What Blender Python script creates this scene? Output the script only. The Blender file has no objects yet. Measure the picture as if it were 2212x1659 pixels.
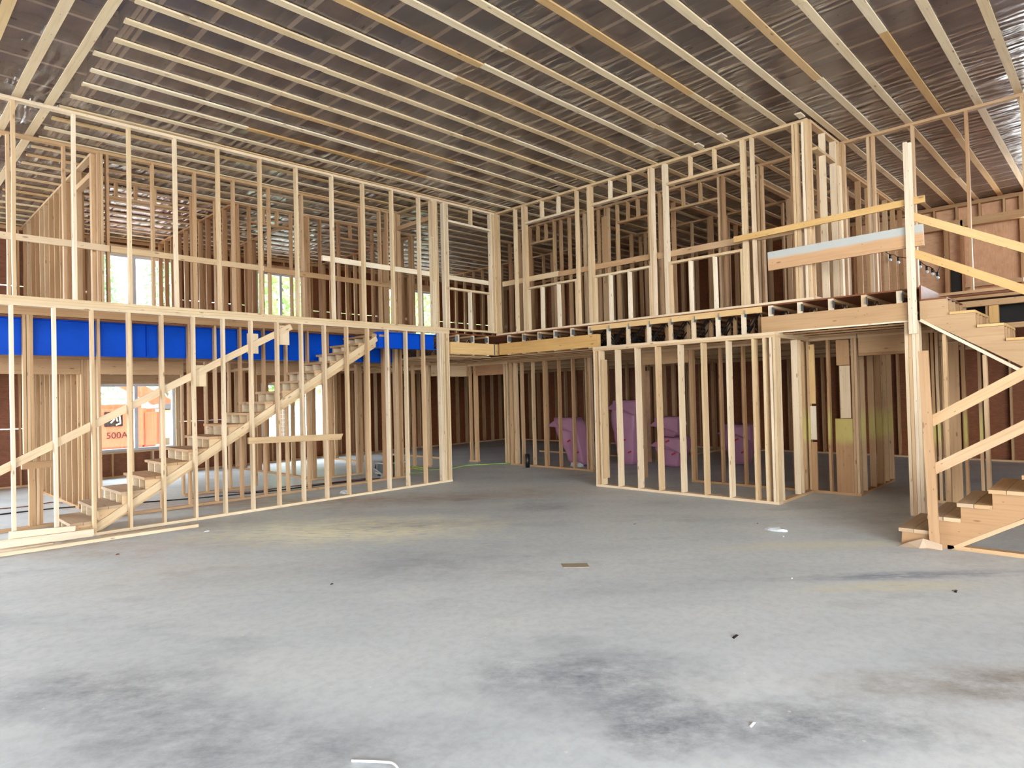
import bpy, bmesh, math, random
from mathutils import Vector, Matrix
R = random.Random(11)
S = bpy.context.scene
C = S.collection

# ---------------- camera, sky, exposure ----------------
cam_d = bpy.data.cameras.new('camera'); cam = bpy.data.objects.new('camera', cam_d); C.objects.link(cam)
cam_d.sensor_width = 36.0; cam_d.lens = 22.366; cam_d.clip_end = 400; cam_d.clip_start = 0.05
Xc = Vector((0.6939, 0.0060, -0.7201)); Yc = Vector((-0.7197, -0.0280, -0.6938))
Zc = Xc.cross(Yc).normalized(); Xc.normalize(); Yc = Zc.cross(Xc)
rot = Matrix((Xc, Yc, Zc))            # world axes expressed in camera space -> world = rot @ cam
cam.matrix_world = Matrix.Translation((0, -9.31, 1.65)) @ rot.to_4x4()
S.camera = cam
w = bpy.data.worlds.new('sky'); S.world = w; w.use_nodes = True
nt = w.node_tree; bg = nt.nodes['Background']
tc = nt.nodes.new('ShaderNodeTexCoord'); sx = nt.nodes.new('ShaderNodeSeparateXYZ'); rp = nt.nodes.new('ShaderNodeValToRGB')
nt.links.new(tc.outputs['Generated'], sx.inputs[0]); nt.links.new(sx.outputs['Z'], rp.inputs[0]); nt.links.new(rp.outputs[0], bg.inputs[0])
rp.color_ramp.elements[0].position = 0.0; rp.color_ramp.elements[0].color = (0.93, 0.98, 1.0, 1)
rp.color_ramp.elements[1].position = 0.8; rp.color_ramp.elements[1].color = (0.80, 0.91, 1.0, 1)
bg.inputs[1].default_value = 4.2
S.view_settings.view_transform = 'Standard'; S.view_settings.look = 'None'
S.view_settings.gamma = 1.0; S.view_settings.use_curve_mapping = False
S.view_settings.exposure = 2.24

# ---------------- helpers ----------------
def lin(r, g, b):
    f = lambda c: (c/255/12.92) if c/255 <= .04045 else ((c/255+.055)/1.055)**2.4
    return (f(r), f(g), f(b), 1)
def new_mat(name):
    m = bpy.data.materials.new(name); m.use_nodes = True
    n = m.node_tree; b = n.nodes['Principled BSDF']; return m, n, b
def ramp(n, pts, src=None):
    r = n.nodes.new('ShaderNodeValToRGB'); e = r.color_ramp.elements
    while len(e) < len(pts): e.new(0.5)
    for i, (p, c) in enumerate(pts): e[i].position = p; e[i].color = c if len(c) == 4 else (*c, 1)
    if src is not None: n.links.new(src, r.inputs[0])
    return r
def mapping(n, src, sc):
    m = n.nodes.new('ShaderNodeMapping'); m.inputs['Scale'].default_value = sc; n.links.new(src, m.inputs[0]); return m.outputs[0]
def noise(n, vec, scale, detail=3, rough=.5, out='Fac'):
    t = n.nodes.new('ShaderNodeTexNoise'); t.inputs['Scale'].default_value = scale; t.inputs['Detail'].default_value = detail
    t.inputs['Roughness'].default_value = rough
    if vec is not None: n.links.new(vec, t.inputs['Vector'])
    return t.outputs[out]
def mix(n, fac, a, b, mode='MIX'):
    m = n.nodes.new('ShaderNodeMix'); m.data_type = 'RGBA'; m.blend_type = mode
    for sock, v in ((m.inputs[0], fac), (m.inputs[6], a), (m.inputs[7], b)):
        if isinstance(v, (int, float)): sock.default_value = v
        elif isinstance(v, tuple): sock.default_value = v
        else: n.links.new(v, sock)
    return m.outputs[2]
def math_(n, op, a, b=None, clamp=False):
    m = n.nodes.new('ShaderNodeMath'); m.operation = op; m.use_clamp = clamp
    for i, v in enumerate((a, b)):
        if v is None: continue
        if isinstance(v, (int, float)): m.inputs[i].default_value = v
        else: n.links.new(v, m.inputs[i])
    return m.outputs[0]
def bump(n, b, h, strength, dist=.01):
    p = n.nodes.new('ShaderNodeBump'); p.inputs['Strength'].default_value = strength; p.inputs['Distance'].default_value = dist
    n.links.new(h, p.inputs['Height']); n.links.new(p.outputs[0], b.inputs['Normal'])

def lumber_mat(name, cols, spray=False, frost=False, dark=1.0):
    m, n, b = new_mat(name)
    oi = n.nodes.new('ShaderNodeObjectInfo'); uv = n.nodes.new('ShaderNodeUVMap').outputs[0]
    base = ramp(n, [(i/(len(cols)-1), lin(*c)) for i, c in enumerate(cols)], oi.outputs['Random']).outputs[0]
    g = noise(n, mapping(n, uv, (1.6, 38, 1)), 1.0, 4, .6)
    gr = ramp(n, [(.30, (.62, .50, .38)), (.52, (1, 1, 1)), (.75, (1.0, .98, .94))], g)
    c = mix(n, .34, base, gr.outputs[0], 'MULTIPLY')
    g2 = ramp(n, [(.35, (.80, .74, .68)), (.65, (1, 1, 1))], noise(n, mapping(n, uv, (1.1, 5, 1)), 1.0, 2))
    c = mix(n, .5, c, g2.outputs[0], 'MULTIPLY')
    v = n.nodes.new('ShaderNodeTexVoronoi'); v.inputs['Scale'].default_value = 1; n.links.new(mapping(n, uv, (3.0, 9, 1)), v.inputs['Vector'])
    k = ramp(n, [(.07, (1, 1, 1)), (.13, (0, 0, 0))], v.outputs['Distance'])
    c = mix(n, math_(n, 'MULTIPLY', k.outputs[0], .62), c, lin(112, 70, 42))
    v2 = n.nodes.new('ShaderNodeTexVoronoi'); n.links.new(mapping(n, uv, (7.0, 22, 1)), v2.inputs['Vector']); v2.inputs['Scale'].default_value = 1
    k2 = ramp(n, [(.05, (1, 1, 1)), (.09, (0, 0, 0))], v2.outputs['Distance'])
    c = mix(n, math_(n, 'MULTIPLY', k2.outputs[0], .7), c, lin(70, 50, 40))
    if spray:
        ge = n.nodes.new('ShaderNodeNewGeometry'); s = n.nodes.new('ShaderNodeSeparateXYZ'); n.links.new(ge.outputs['Position'], s.inputs[0])
        z = math_(n, 'ADD', s.outputs['Z'], math_(n, 'MULTIPLY', noise(n, ge.outputs['Position'], 9, 2), .12))
        band = ramp(n, [(.26, (0, 0, 0)), (.31, (1, 1, 1)), (.38, (1, 1, 1)), (.46, (0, 0, 0))], math_(n, 'MULTIPLY', z, .33))
        c = mix(n, math_(n, 'MULTIPLY', band.outputs[0], .38), c, lin(214, 218, 110))
    if frost:
        ge = n.nodes.new('ShaderNodeNewGeometry'); s = n.nodes.new('ShaderNodeSeparateXYZ'); n.links.new(ge.outputs['Position'], s.inputs[0])
        zz = math_(n, 'ADD', math_(n, 'SUBTRACT', s.outputs['Z'], 3.49), math_(n, 'MULTIPLY', math_(n, 'ADD', s.outputs['Y'], 5.66), .0125))
        zz = math_(n, 'ADD', zz, math_(n, 'MULTIPLY', noise(n, ge.outputs['Position'], 4, 2), .03))
        f = ramp(n, [(.0, (0, 0, 0)), (.03, (1, 1, 1))], zz)
        c = mix(n, math_(n, 'MULTIPLY', f.outputs[0], .75), c, lin(176, 192, 194))
    n.links.new(c, b.inputs['Base Color']); b.inputs['Roughness'].default_value = .62
    b.inputs['Specular IOR Level'].default_value = .3
    bump(n, b, g, .25, .004)
    return m
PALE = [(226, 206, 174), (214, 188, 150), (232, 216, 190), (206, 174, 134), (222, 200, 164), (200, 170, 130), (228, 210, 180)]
MID = [(200, 168, 128), (186, 150, 110), (208, 180, 144), (176, 138, 100), (196, 162, 122)]  # browner spruce, partly darkened for the shade of deeper walls
TAN = [(196, 160, 118), (176, 136, 96), (206, 172, 130), (168, 126, 92), (188, 146, 104)]  # tan spruce, partly darkened for shade in the rear rooms
GOLD = [(222, 186, 128), (210, 168, 104), (226, 192, 138)]
M = {}
M['pale'] = lumber_mat('pale_spruce', PALE); M['mid'] = lumber_mat('spruce', MID); M['tan'] = lumber_mat('tan_spruce', TAN)
M['strap'] = lumber_mat('strapping_pine', [(234, 216, 182), (226, 204, 166), (214, 184, 134), (236, 220, 190), (228, 206, 170), (206, 168, 114), (232, 214, 180)])
M['chord'] = lumber_mat('truss_chord_wood', [(244, 218, 190), (238, 208, 178), (246, 222, 198), (232, 200, 170)])
M['gold'] = lumber_mat('engineered_lumber', GOLD)
M['spray'] = lumber_mat('sprayed_spruce', MID, spray=True)
M['white'] = lumber_mat('fresh_white_spruce', [(236, 222, 198), (228, 212, 186)])
M['old'] = lumber_mat('weathered_spruce', [(186, 162, 134), (178, 154, 126), (192, 168, 138)])
M['frost'] = lumber_mat('two_tone_plank', [(206, 166, 126), (206, 166, 126)], frost=True)

def osb_mat(name, cols, sc=1.0):
    m, n, b = new_mat(name)
    oi = n.nodes.new('ShaderNodeObjectInfo'); uv = n.nodes.new('ShaderNodeUVMap').outputs[0]
    v = n.nodes.new('ShaderNodeTexVoronoi'); n.links.new(mapping(n, uv, (14*sc, 40*sc, 1)), v.inputs['Vector']); v.inputs['Scale'].default_value = 1
    wv = n.nodes.new('ShaderNodeTexNoise'); wv.inputs['Scale'].default_value = 6; n.links.new(uv, wv.inputs['Vector'])
    s = n.nodes.new('ShaderNodeSeparateColor'); n.links.new(v.outputs['Color'], s.inputs[0])
    ns_ = noise(n, mapping(n, uv, (7*sc, 42*sc, 1)), 1.0, 5, .7)
    drv = math_(n, 'ADD', math_(n, 'MULTIPLY', s.outputs[0], .3), math_(n, 'MULTIPLY', math_(n, 'SUBTRACT', math_(n, 'MULTIPLY', ns_, 2.4), .7), .7))
    r = ramp(n, [(0, lin(*cols[0])), (.4, lin(*cols[1])), (.75, lin(*cols[2])), (1, lin(*cols[3]))], drv)
    c = mix(n, .35, r.outputs[0], ramp(n, [(.3, (.55, .5, .45)), (.7, (1, 1, 1))], wv.outputs['Fac']).outputs[0], 'MULTIPLY')
    c = mix(n, math_(n, 'MULTIPLY', oi.outputs['Random'], .25), c, lin(*cols[0]))
    n.links.new(c, b.inputs['Base Color']); b.inputs['Roughness'].default_value = .6
    bump(n, b, s.outputs[1], .3, .003); return m
M['osb'] = osb_mat('osb_sheathing', [(104, 56, 28), (126, 70, 36), (140, 82, 44), (160, 100, 58)])  # sheathing colour darkened to deepen the shade of far rooms
M['osb_lit'] = osb_mat('osb_lit_tone', [(206, 156, 118), (220, 174, 136), (228, 186, 150), (238, 204, 172)], .8)  # paler copy of the OSB, window light put into its colour

def simple(name, col, rough=.5, metal=0, spec=.5):
    m, n, b = new_mat(name); oi = n.nodes.new('ShaderNodeTexCoord')
    nz = noise(n, oi.outputs['Object'], 6, 3)
    c = mix(n, .35, lin(*col), ramp(n, [(.3, (.72, .72, .72)), (.65, (1, 1, 1))], nz).outputs[0], 'MULTIPLY')
    n.links.new(c, b.inputs['Base Color']); b.inputs['Roughness'].default_value = rough
    b.inputs['Metallic'].default_value = metal; b.inputs['Specular IOR Level'].default_value = spec
    return m
M['blue'] = simple('blue_steel_paint', (0, 72, 190), .5, 0, .12)
M['galv'] = simple('galvanised_steel', (170, 178, 184), .35, .8)
M['web'] = simple('dark_steel_web', (70, 72, 76), .4, .7)
M['pink'] = simple('pink_bag_plastic', (184, 132, 160), .42)
M['red'] = simple('red_print', (170, 20, 40), .5)
M['black'] = simple('black_plastic', (20, 22, 24), .4)
M['grey'] = simple('grey_plastic', (88, 96, 100), .45)
M['lgrey'] = simple('light_grey_metal', (190, 196, 196), .4, .3)
M['pvc'] = simple('white_window_vinyl', (205, 212, 220), .35)
M['cardboard'] = simple('brown_board', (160, 146, 124), .8)
M['lime'] = simple('lime_cord', (150, 205, 80), .5)
M['rcord'] = simple('brown_red_cord', (120, 60, 44), .5)
M['orange'] = simple('orange_machine_paint', (240, 108, 76), .4)
M['yellow'] = simple('yellow_machine_panel', (246, 240, 190), .5)
M['whitep'] = simple('white_paper', (236, 236, 236), .6)
M['kraft'] = simple('kraft_paper', (196, 172, 146), .7)
M['concrete_out'] = simple('gravel_ground', (214, 208, 198), .9)
M['poly_bag'] = simple('clear_film_scrap', (214, 222, 226), .2)
M['bark'] = simple('tree_bark', (96, 80, 64), .9)
M['leaf'] = simple('tree_leaf', (150, 186, 112), .6)
M['needle'] = simple('conifer_leaf', (128, 156, 122), .6)
M['batt'] = simple('brown_insulation', (150, 118, 106), .95)
# insulation with mottled tint
m, n, b = new_mat('insulation_batts'); g = n.nodes.new('ShaderNodeTexCoord')
nz = noise(n, mapping(n, g.outputs['Object'], (1.3, .7, 1)), 1.6, 4)
n.links.new(ramp(n, [(.25, lin(112, 90, 84)), (.48, lin(134, 108, 100)), (.62, lin(180, 138, 118)), (.8, lin(120, 98, 92))], nz).outputs[0], b.inputs['Base Color'])
b.inputs['Roughness'].default_value = .9; M['insul'] = m
# glass
m, n, b = new_mat('window_glass'); o = n.nodes['Material Output']
t = n.nodes.new('ShaderNodeBsdfTransparent'); gl = n.nodes.new('ShaderNodeBsdfGlossy'); gl.inputs['Roughness'].default_value = .02
mx = n.nodes.new('ShaderNodeMixShader'); mx.inputs[0].default_value = .08
n.links.new(t.outputs[0], mx.inputs[1]); n.links.new(gl.outputs[0], mx.inputs[2]); n.links.new(mx.outputs[0], o.inputs[0]); M['glass'] = m
# poly vapour barrier
m, n, b = new_mat('clear_vapour_barrier'); o = n.nodes['Material Output']; g = n.nodes.new('ShaderNodeTexCoord')
t = n.nodes.new('ShaderNodeBsdfTransparent'); t.inputs[0].default_value = (.93, .93, .94, 1)
gl = n.nodes.new('ShaderNodeBsdfGlossy'); gl.inputs['Roughness'].default_value = .2; gl.inputs[0].default_value = (.95, .96, 1, 1)
df = n.nodes.new('ShaderNodeBsdfDiffuse'); df.inputs[0].default_value = (.60, .55, .52, 1)
wr = noise(n, mapping(n, g.outputs['Object'], (5.5, 1.1, 1)), 1.2, 5, .62)
wr2 = n.nodes.new('ShaderNodeTexWave'); wr2.inputs['Scale'].default_value = 1.1; wr2.inputs['Distortion'].default_value = 14; wr2.inputs['Detail'].default_value = 3
n.links.new(mapping(n, g.outputs['Object'], (1.6, .5, 1)), wr2.inputs['Vector'])
sp_ = n.nodes.new('ShaderNodeSeparateXYZ'); n.links.new(g.outputs['Object'], sp_.inputs[0])
mr = n.nodes.new('ShaderNodeMapRange'); mr.inputs[1].default_value = 8.0; mr.inputs[2].default_value = 11.5; mr.inputs[3].default_value = .12; mr.inputs[4].default_value = 1.0; n.links.new(sp_.outputs['X'], mr.inputs[0])
mr2 = n.nodes.new('ShaderNodeMapRange'); mr2.inputs[1].default_value = -.5; mr2.inputs[2].default_value = 2.0; mr2.inputs[3].default_value = 0; mr2.inputs[4].default_value = .8; n.links.new(sp_.outputs['Y'], mr2.inputs[0])
pt_ = ramp(n, [(.5, (0, 0, 0)), (.66, (.7, .7, .7))], noise(n, g.outputs['Object'], .5, 2)).outputs[0]
msk = math_(n, 'ADD', math_(n, 'ADD', mr.outputs[0], mr2.outputs[0]), pt_, True)
hh = math_(n, 'MULTIPLY', math_(n, 'ADD', wr, math_(n, 'MULTIPLY', wr2.outputs['Fac'], .35)), msk)
bp = n.nodes.new('ShaderNodeBump'); bp.inputs['Strength'].default_value = 1.0; bp.inputs['Distance'].default_value = .06
n.links.new(hh, bp.inputs['Height']); n.links.new(bp.outputs[0], gl.inputs['Normal'])
fr = n.nodes.new('ShaderNodeFresnel'); fr.inputs[0].default_value = 1.45; n.links.new(bp.outputs[0], fr.inputs['Normal'])
m1 = n.nodes.new('ShaderNodeMixShader'); m1.inputs[0].default_value = .10
n.links.new(t.outputs[0], m1.inputs[1]); n.links.new(df.outputs[0], m1.inputs[2])
m2 = n.nodes.new('ShaderNodeMixShader'); n.links.new(math_(n, 'MULTIPLY', fr.outputs[0], 1.5, True), m2.inputs[0])
n.links.new(m1.outputs[0], m2.inputs[1]); n.links.new(gl.outputs[0], m2.inputs[2]); n.links.new(m2.outputs[0], o.inputs[0]); M['poly'] = m
# concrete slab
m, n, b = new_mat('concrete_slab'); g = n.nodes.new('ShaderNodeTexCoord'); P = g.outputs['Object']
sxyz = n.nodes.new('ShaderNodeSeparateXYZ'); n.links.new(P, sxyz.inputs[0])
Rm = n.nodes.new('ShaderNodeMapping'); Rm.inputs['Rotation'].default_value = (0, 0, math.radians(45)); n.links.new(P, Rm.inputs[0])
big = noise(n, mapping(n, Rm.outputs[0], (.35, .8, 1)), 1.2, 5, .6)
fine = noise(n, P, 14, 6, .7)
c = ramp(n, [(.25, lin(184, 192, 198)), (.45, lin(206, 214, 217)), (.58, lin(214, 221, 223)), (.75, lin(219, 224, 223))], big).outputs[0]
c = mix(n, .45, c, ramp(n, [(.34, (.72, .72, .74)), (.56, (1, 1, 1))], fine).outputs[0], 'MULTIPLY')
dk = ramp(n, [(.55, (0, 0, 0)), (.72, (1, 1, 1))], noise(n, mapping(n, Rm.outputs[0], (.8, 1.6, 1)), 1.0, 7, .68))
c = mix(n, math_(n, 'MULTIPLY', dk.outputs[0], .42), c, lin(142, 148, 157))
def blob(cx, cy, rx, ry, soft=.5, rot=-.78, ns=2.2):
    mp = n.nodes.new('ShaderNodeMapping'); mp.vector_type = 'TEXTURE'
    mp.inputs['Location'].default_value = (cx, cy, 0); mp.inputs['Rotation'].default_value = (0, 0, rot); mp.inputs['Scale'].default_value = (rx, ry, 1)
    n.links.new(P, mp.inputs[0]); L = n.nodes.new('ShaderNodeVectorMath'); L.operation = 'LENGTH'; n.links.new(mp.outputs[0], L.inputs[0])
    d = math_(n, 'ADD', L.outputs['Value'], math_(n, 'MULTIPLY', math_(n, 'SUBTRACT', noise(n, P, ns, 5, .7), .5), 1.6))
    r = n.nodes.new('ShaderNodeMapRange'); r.inputs[1].default_value = 1.1+soft; r.inputs[2].default_value = .9-soft; r.inputs[3].default_value = 0; r.inputs[4].default_value = 1; r.clamp = True
    n.links.new(d, r.inputs[0]); return r.outputs[0]
mott = ramp(n, [(.32, (0, 0, 0)), (.72, (1, 1, 1))], noise(n, mapping(n, Rm.outputs[0], (1, 1.6, 1)), 3.2, 9, .78)).outputs[0]
streak = ramp(n, [(.34, (0, 0, 0)), (.52, (1, 1, 1))], noise(n, mapping(n, Rm.outputs[0], (1.6, 6, 1)), 2.6, 6, .7)).outputs[0]
for (cx, cy, rx, ry, col, a, stk) in [
        (4.3, -2.3, 1.5, .62, (255, 253, 224), 1.0, True), (2.95, -7.0, .62, .3, (100, 106, 120), .95, False), (2.75, -7.55, .3, .22, (96, 102, 116), .95, False),
        (3.2, -8.15, .7, .22, (92, 98, 110), .95, False), (1.0, -5.0, .6, .3, (110, 116, 126), .9, False), (1.3, -6.4, .8, .3, (116, 122, 132), .8, False), (1.1, -5.7, .5, .25, (116, 122, 132), .8, False), (3.9, -4.3, .9, .5, (140, 146, 158), .7, False), (4.9, -2.6, .8, .25, (130, 136, 150), .8, False), (6.9, -3.2, .5, .3, (130, 138, 154), .8, False),
        (4.3, -8.7, .7, .2, (128, 112, 90), .95, False), (7.1, -7.1, 1.0, .16, (228, 226, 200), .6, True), (6.3, -7.9, .9, .1, (96, 112, 140), .6, True),
        (5.9, -7.9, .6, .12, (228, 224, 190), .6, True), (6.7, -1.75, .22, .12, (120, 86, 50), .6, False), (9.0, -7.6, 1.4, 1.2, (150, 150, 150), .5, False),
        (1.6, -.5, 1.8, .5, (176, 158, 142), .8, False), (4.6, .65, 3.4, .55, (150, 130, 112), .9, False), (8.2, -2.2, 1.2, .5, (196, 182, 164), .5, False), (5.5, -.25, 3, .2, (190, 156, 132), .55, False), (2.2, -2.8, 1.0, .6, (184, 170, 150), .35, False)]:
    f = math_(n, 'MULTIPLY', blob(cx, cy, rx, ry), a)
    f = math_(n, 'MULTIPLY', f, streak if stk else mott)
    c = mix(n, f, c, lin(*col))
sp = n.nodes.new('ShaderNodeTexVoronoi'); sp.inputs['Scale'].default_value = 5.5; n.links.new(P, sp.inputs['Vector'])
c = mix(n, math_(n, 'MULTIPLY', ramp(n, [(.035, (1, 1, 1)), (.06, (0, 0, 0))], sp.outputs['Distance']).outputs[0], .6), c, lin(235, 235, 225))
n.links.new(c, b.inputs['Base Color']); b.inputs['Roughness'].default_value = .55; b.inputs['Specular IOR Level'].default_value = .35
bump(n, b, fine, .12, .006); M['concrete'] = m

def wloc(o):
    v = Vector(o.location)
    while o.parent: o = o.parent; v += Vector(o.location)
    return v
def mesh_obj(name, verts, faces, mat, parent=None, uvs=None, origin=None, smooth=False):
    if origin is None: origin = Vector((0, 0, 0))
    me = bpy.data.meshes.new(name); me.from_pydata([tuple(Vector(v)-origin) for v in verts], [], faces)
    if uvs is not None:
        l = me.uv_layers.new(name='UVMap')
        for i, uv in enumerate(uvs): l.data[i].uv = uv
    me.materials.append(mat)
    if smooth: me.shade_smooth()
    me.update(); o = bpy.data.objects.new(name, me); C.objects.link(o)
    if parent is not None:
        o.parent = parent; o.location = origin - wloc(parent)
    else: o.location = origin
    return o
def tag(o, label=None, cat=None, group=None, kind=None):
    if label: o['label'] = label
    if cat: o['category'] = cat
    if group: o['group'] = group
    if kind: o['kind'] = kind
    return o
def thing(name, label, cat, loc, group=None, kind=None):
    o = bpy.data.objects.new(name, None); C.objects.link(o); o.location = loc; o.empty_display_size = .1
    return tag(o, label, cat, group, kind)

def geo(p, q, wdir, w_, t_, seg=1, wob=0.0):
    """a board from p to q: width w_ along wdir, thickness t_ across"""
    p = Vector(p); q = Vector(q); d = q-p; L = d.length; d.normalize()
    wd = Vector(wdir); wd = (wd - d*wd.dot(d)).normalized(); td = d.cross(wd)
    u0 = R.uniform(0, 60); v0 = R.uniform(0, 60)
    vs = []; fs = []; uv = []
    for i in range(seg+1):
        c = p + d*(L*i/seg)
        if 0 < i < seg: c = c + wd*R.uniform(-wob, wob) + td*R.uniform(-wob, wob)
        for a, b_ in ((-1, -1), (1, -1), (1, 1), (-1, 1)): vs.append(c + wd*(a*w_/2) + td*(b_*t_/2))
    offs = (0, w_, w_+t_, 2*w_+t_, 2*w_+2*t_)
    for i in range(seg):
        for j in range(4):
            k = (j+1) % 4; fs.append((i*4+j, i*4+k, i*4+4+k, i*4+4+j))
            a0 = v0+offs[j]; a1 = v0+offs[j+1]; x0 = u0+L*i/seg; x1 = u0+L*(i+1)/seg
            uv += [(x0, a0), (x0, a1), (x1, a1), (x1, a0)]
    fs.append((3, 2, 1, 0)); uv += [(u0, v0), (u0+.02, v0), (u0+.02, v0+.02), (u0, v0+.02)]
    e = seg*4; fs.append((e, e+1, e+2, e+3)); uv += [(u0, v0), (u0+.02, v0), (u0+.02, v0+.02), (u0, v0+.02)]
    return vs, fs, uv
def lumber(name, parent, p, q, wdir, w_, t_, mat='pale', seg=1, wob=0.0, label=None):
    vs, fs, uv = geo(p, q, wdir, w_, t_, seg, wob)
    o = mesh_obj(name, vs, fs, M[mat], parent, uv, (Vector(p)+Vector(q))/2)
    if label: o['label'] = label
    return o
def bx(name, parent, lo, hi, mat='pale', seg=1, wob=0.0, label=None):
    lo = Vector(lo); hi = Vector(hi); s = hi-lo; c = (lo+hi)/2; ax = max(range(3), key=lambda i: s[i])
    p = c.copy(); q = c.copy(); p[ax] = lo[ax]; q[ax] = hi[ax]; oth = [i for i in range(3) if i != ax]
    wd = Vector((0, 0, 0)); wd[oth[0]] = 1
    return lumber(name, parent, p, q, wd, s[oth[0]], s[oth[1]], mat, seg, wob, label)
def merged(name, parent, boards, mat, kind=None, label=None):
    vs = []; fs = []; uv = []
    for (p, q, wd, w_, t_) in boards:
        a, f, u = geo(p, q, wd, w_, t_); k = len(vs); vs += a; fs += [tuple(i+k for i in x) for x in f]; uv += u
    o = mesh_obj(name, vs, fs, M[mat], parent, uv, Vector(vs[0]))
    if kind: o['kind'] = kind
    if label: o['label'] = label
    return o
def prism(name, parent, pts, axis, c0, c1, mat):
    """extrude polygon pts (a,z) along x ('x') or y ('y')"""
    f = (lambda a, z, c: (c, a, z)) if axis == 'x' else (lambda a, z, c: (a, c, z))
    N = len(pts); vs = [f(a, z, c0) for a, z in pts] + [f(a, z, c1) for a, z in pts]
    fs = [tuple(range(N)), tuple(range(2*N-1, N-1, -1))]; uv = [(a+c0*7, z) for a, z in pts] + [(a+c0*7, z) for a, z in reversed(pts)]
    for i in range(N):
        j = (i+1) % N; fs.append((i, i+N, j+N, j)); L = math.dist(pts[i], pts[j]); uv += [(0, 0), (0, .04), (L, .04), (L, 0)]
    o = mesh_obj(name, vs, fs, M[mat], parent, uv, Vector(vs[0]))
    bm = bmesh.new(); bm.from_mesh(o.data); bmesh.ops.recalc_face_normals(bm, faces=bm.faces); bm.to_mesh(o.data); bm.free()
    return o
def tube(name, parent, pts, rad, mat, sides=8, kind=None):
    pts = [Vector(p) for p in pts]; vs = []; fs = []
    for i, p in enumerate(pts):
        d = (pts[min(i+1, len(pts)-1)] - pts[max(i-1, 0)]).normalized()
        up = Vector((0, 0, 1)) if abs(d.z) < .9 else Vector((1, 0, 0)); a = d.cross(up).normalized(); b_ = d.cross(a)
        for k in range(sides):
            t = 2*math.pi*k/sides; vs.append(p + a*math.cos(t)*rad + b_*math.sin(t)*rad)
    for i in range(len(pts)-1):
        for k in range(sides):
            j = (k+1) % sides; fs.append((i*sides+k, i*sides+j, (i+1)*sides+j, (i+1)*sides+k))
    fs.append(tuple(range(sides-1, -1, -1))); fs.append(tuple((len(pts)-1)*sides+k for k in range(sides)))
    o = mesh_obj(name, vs, fs, M[mat], parent, None, pts[0], smooth=True)
    if kind: o['kind'] = kind
    return o
def smooth_path(pts, n_=8):
    out = []; P_ = [Vector(p) for p in pts]
    for i in range(len(P_)-1):
        a = P_[max(i-1, 0)]; b_ = P_[i]; c_ = P_[i+1]; d = P_[min(i+2, len(P_)-1)]
        for k in range(n_):
            t = k/n_; out.append(.5*((2*b_)+(c_-a)*t+(2*a-5*b_+4*c_-d)*t*t+(3*b_-a-3*c_+d)*t**3))
    out.append(P_[-1]); return out

DK = 2.87           # upper deck level
def H(x): return 5.265 + .0142*x      # underside of the ceiling strapping

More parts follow.
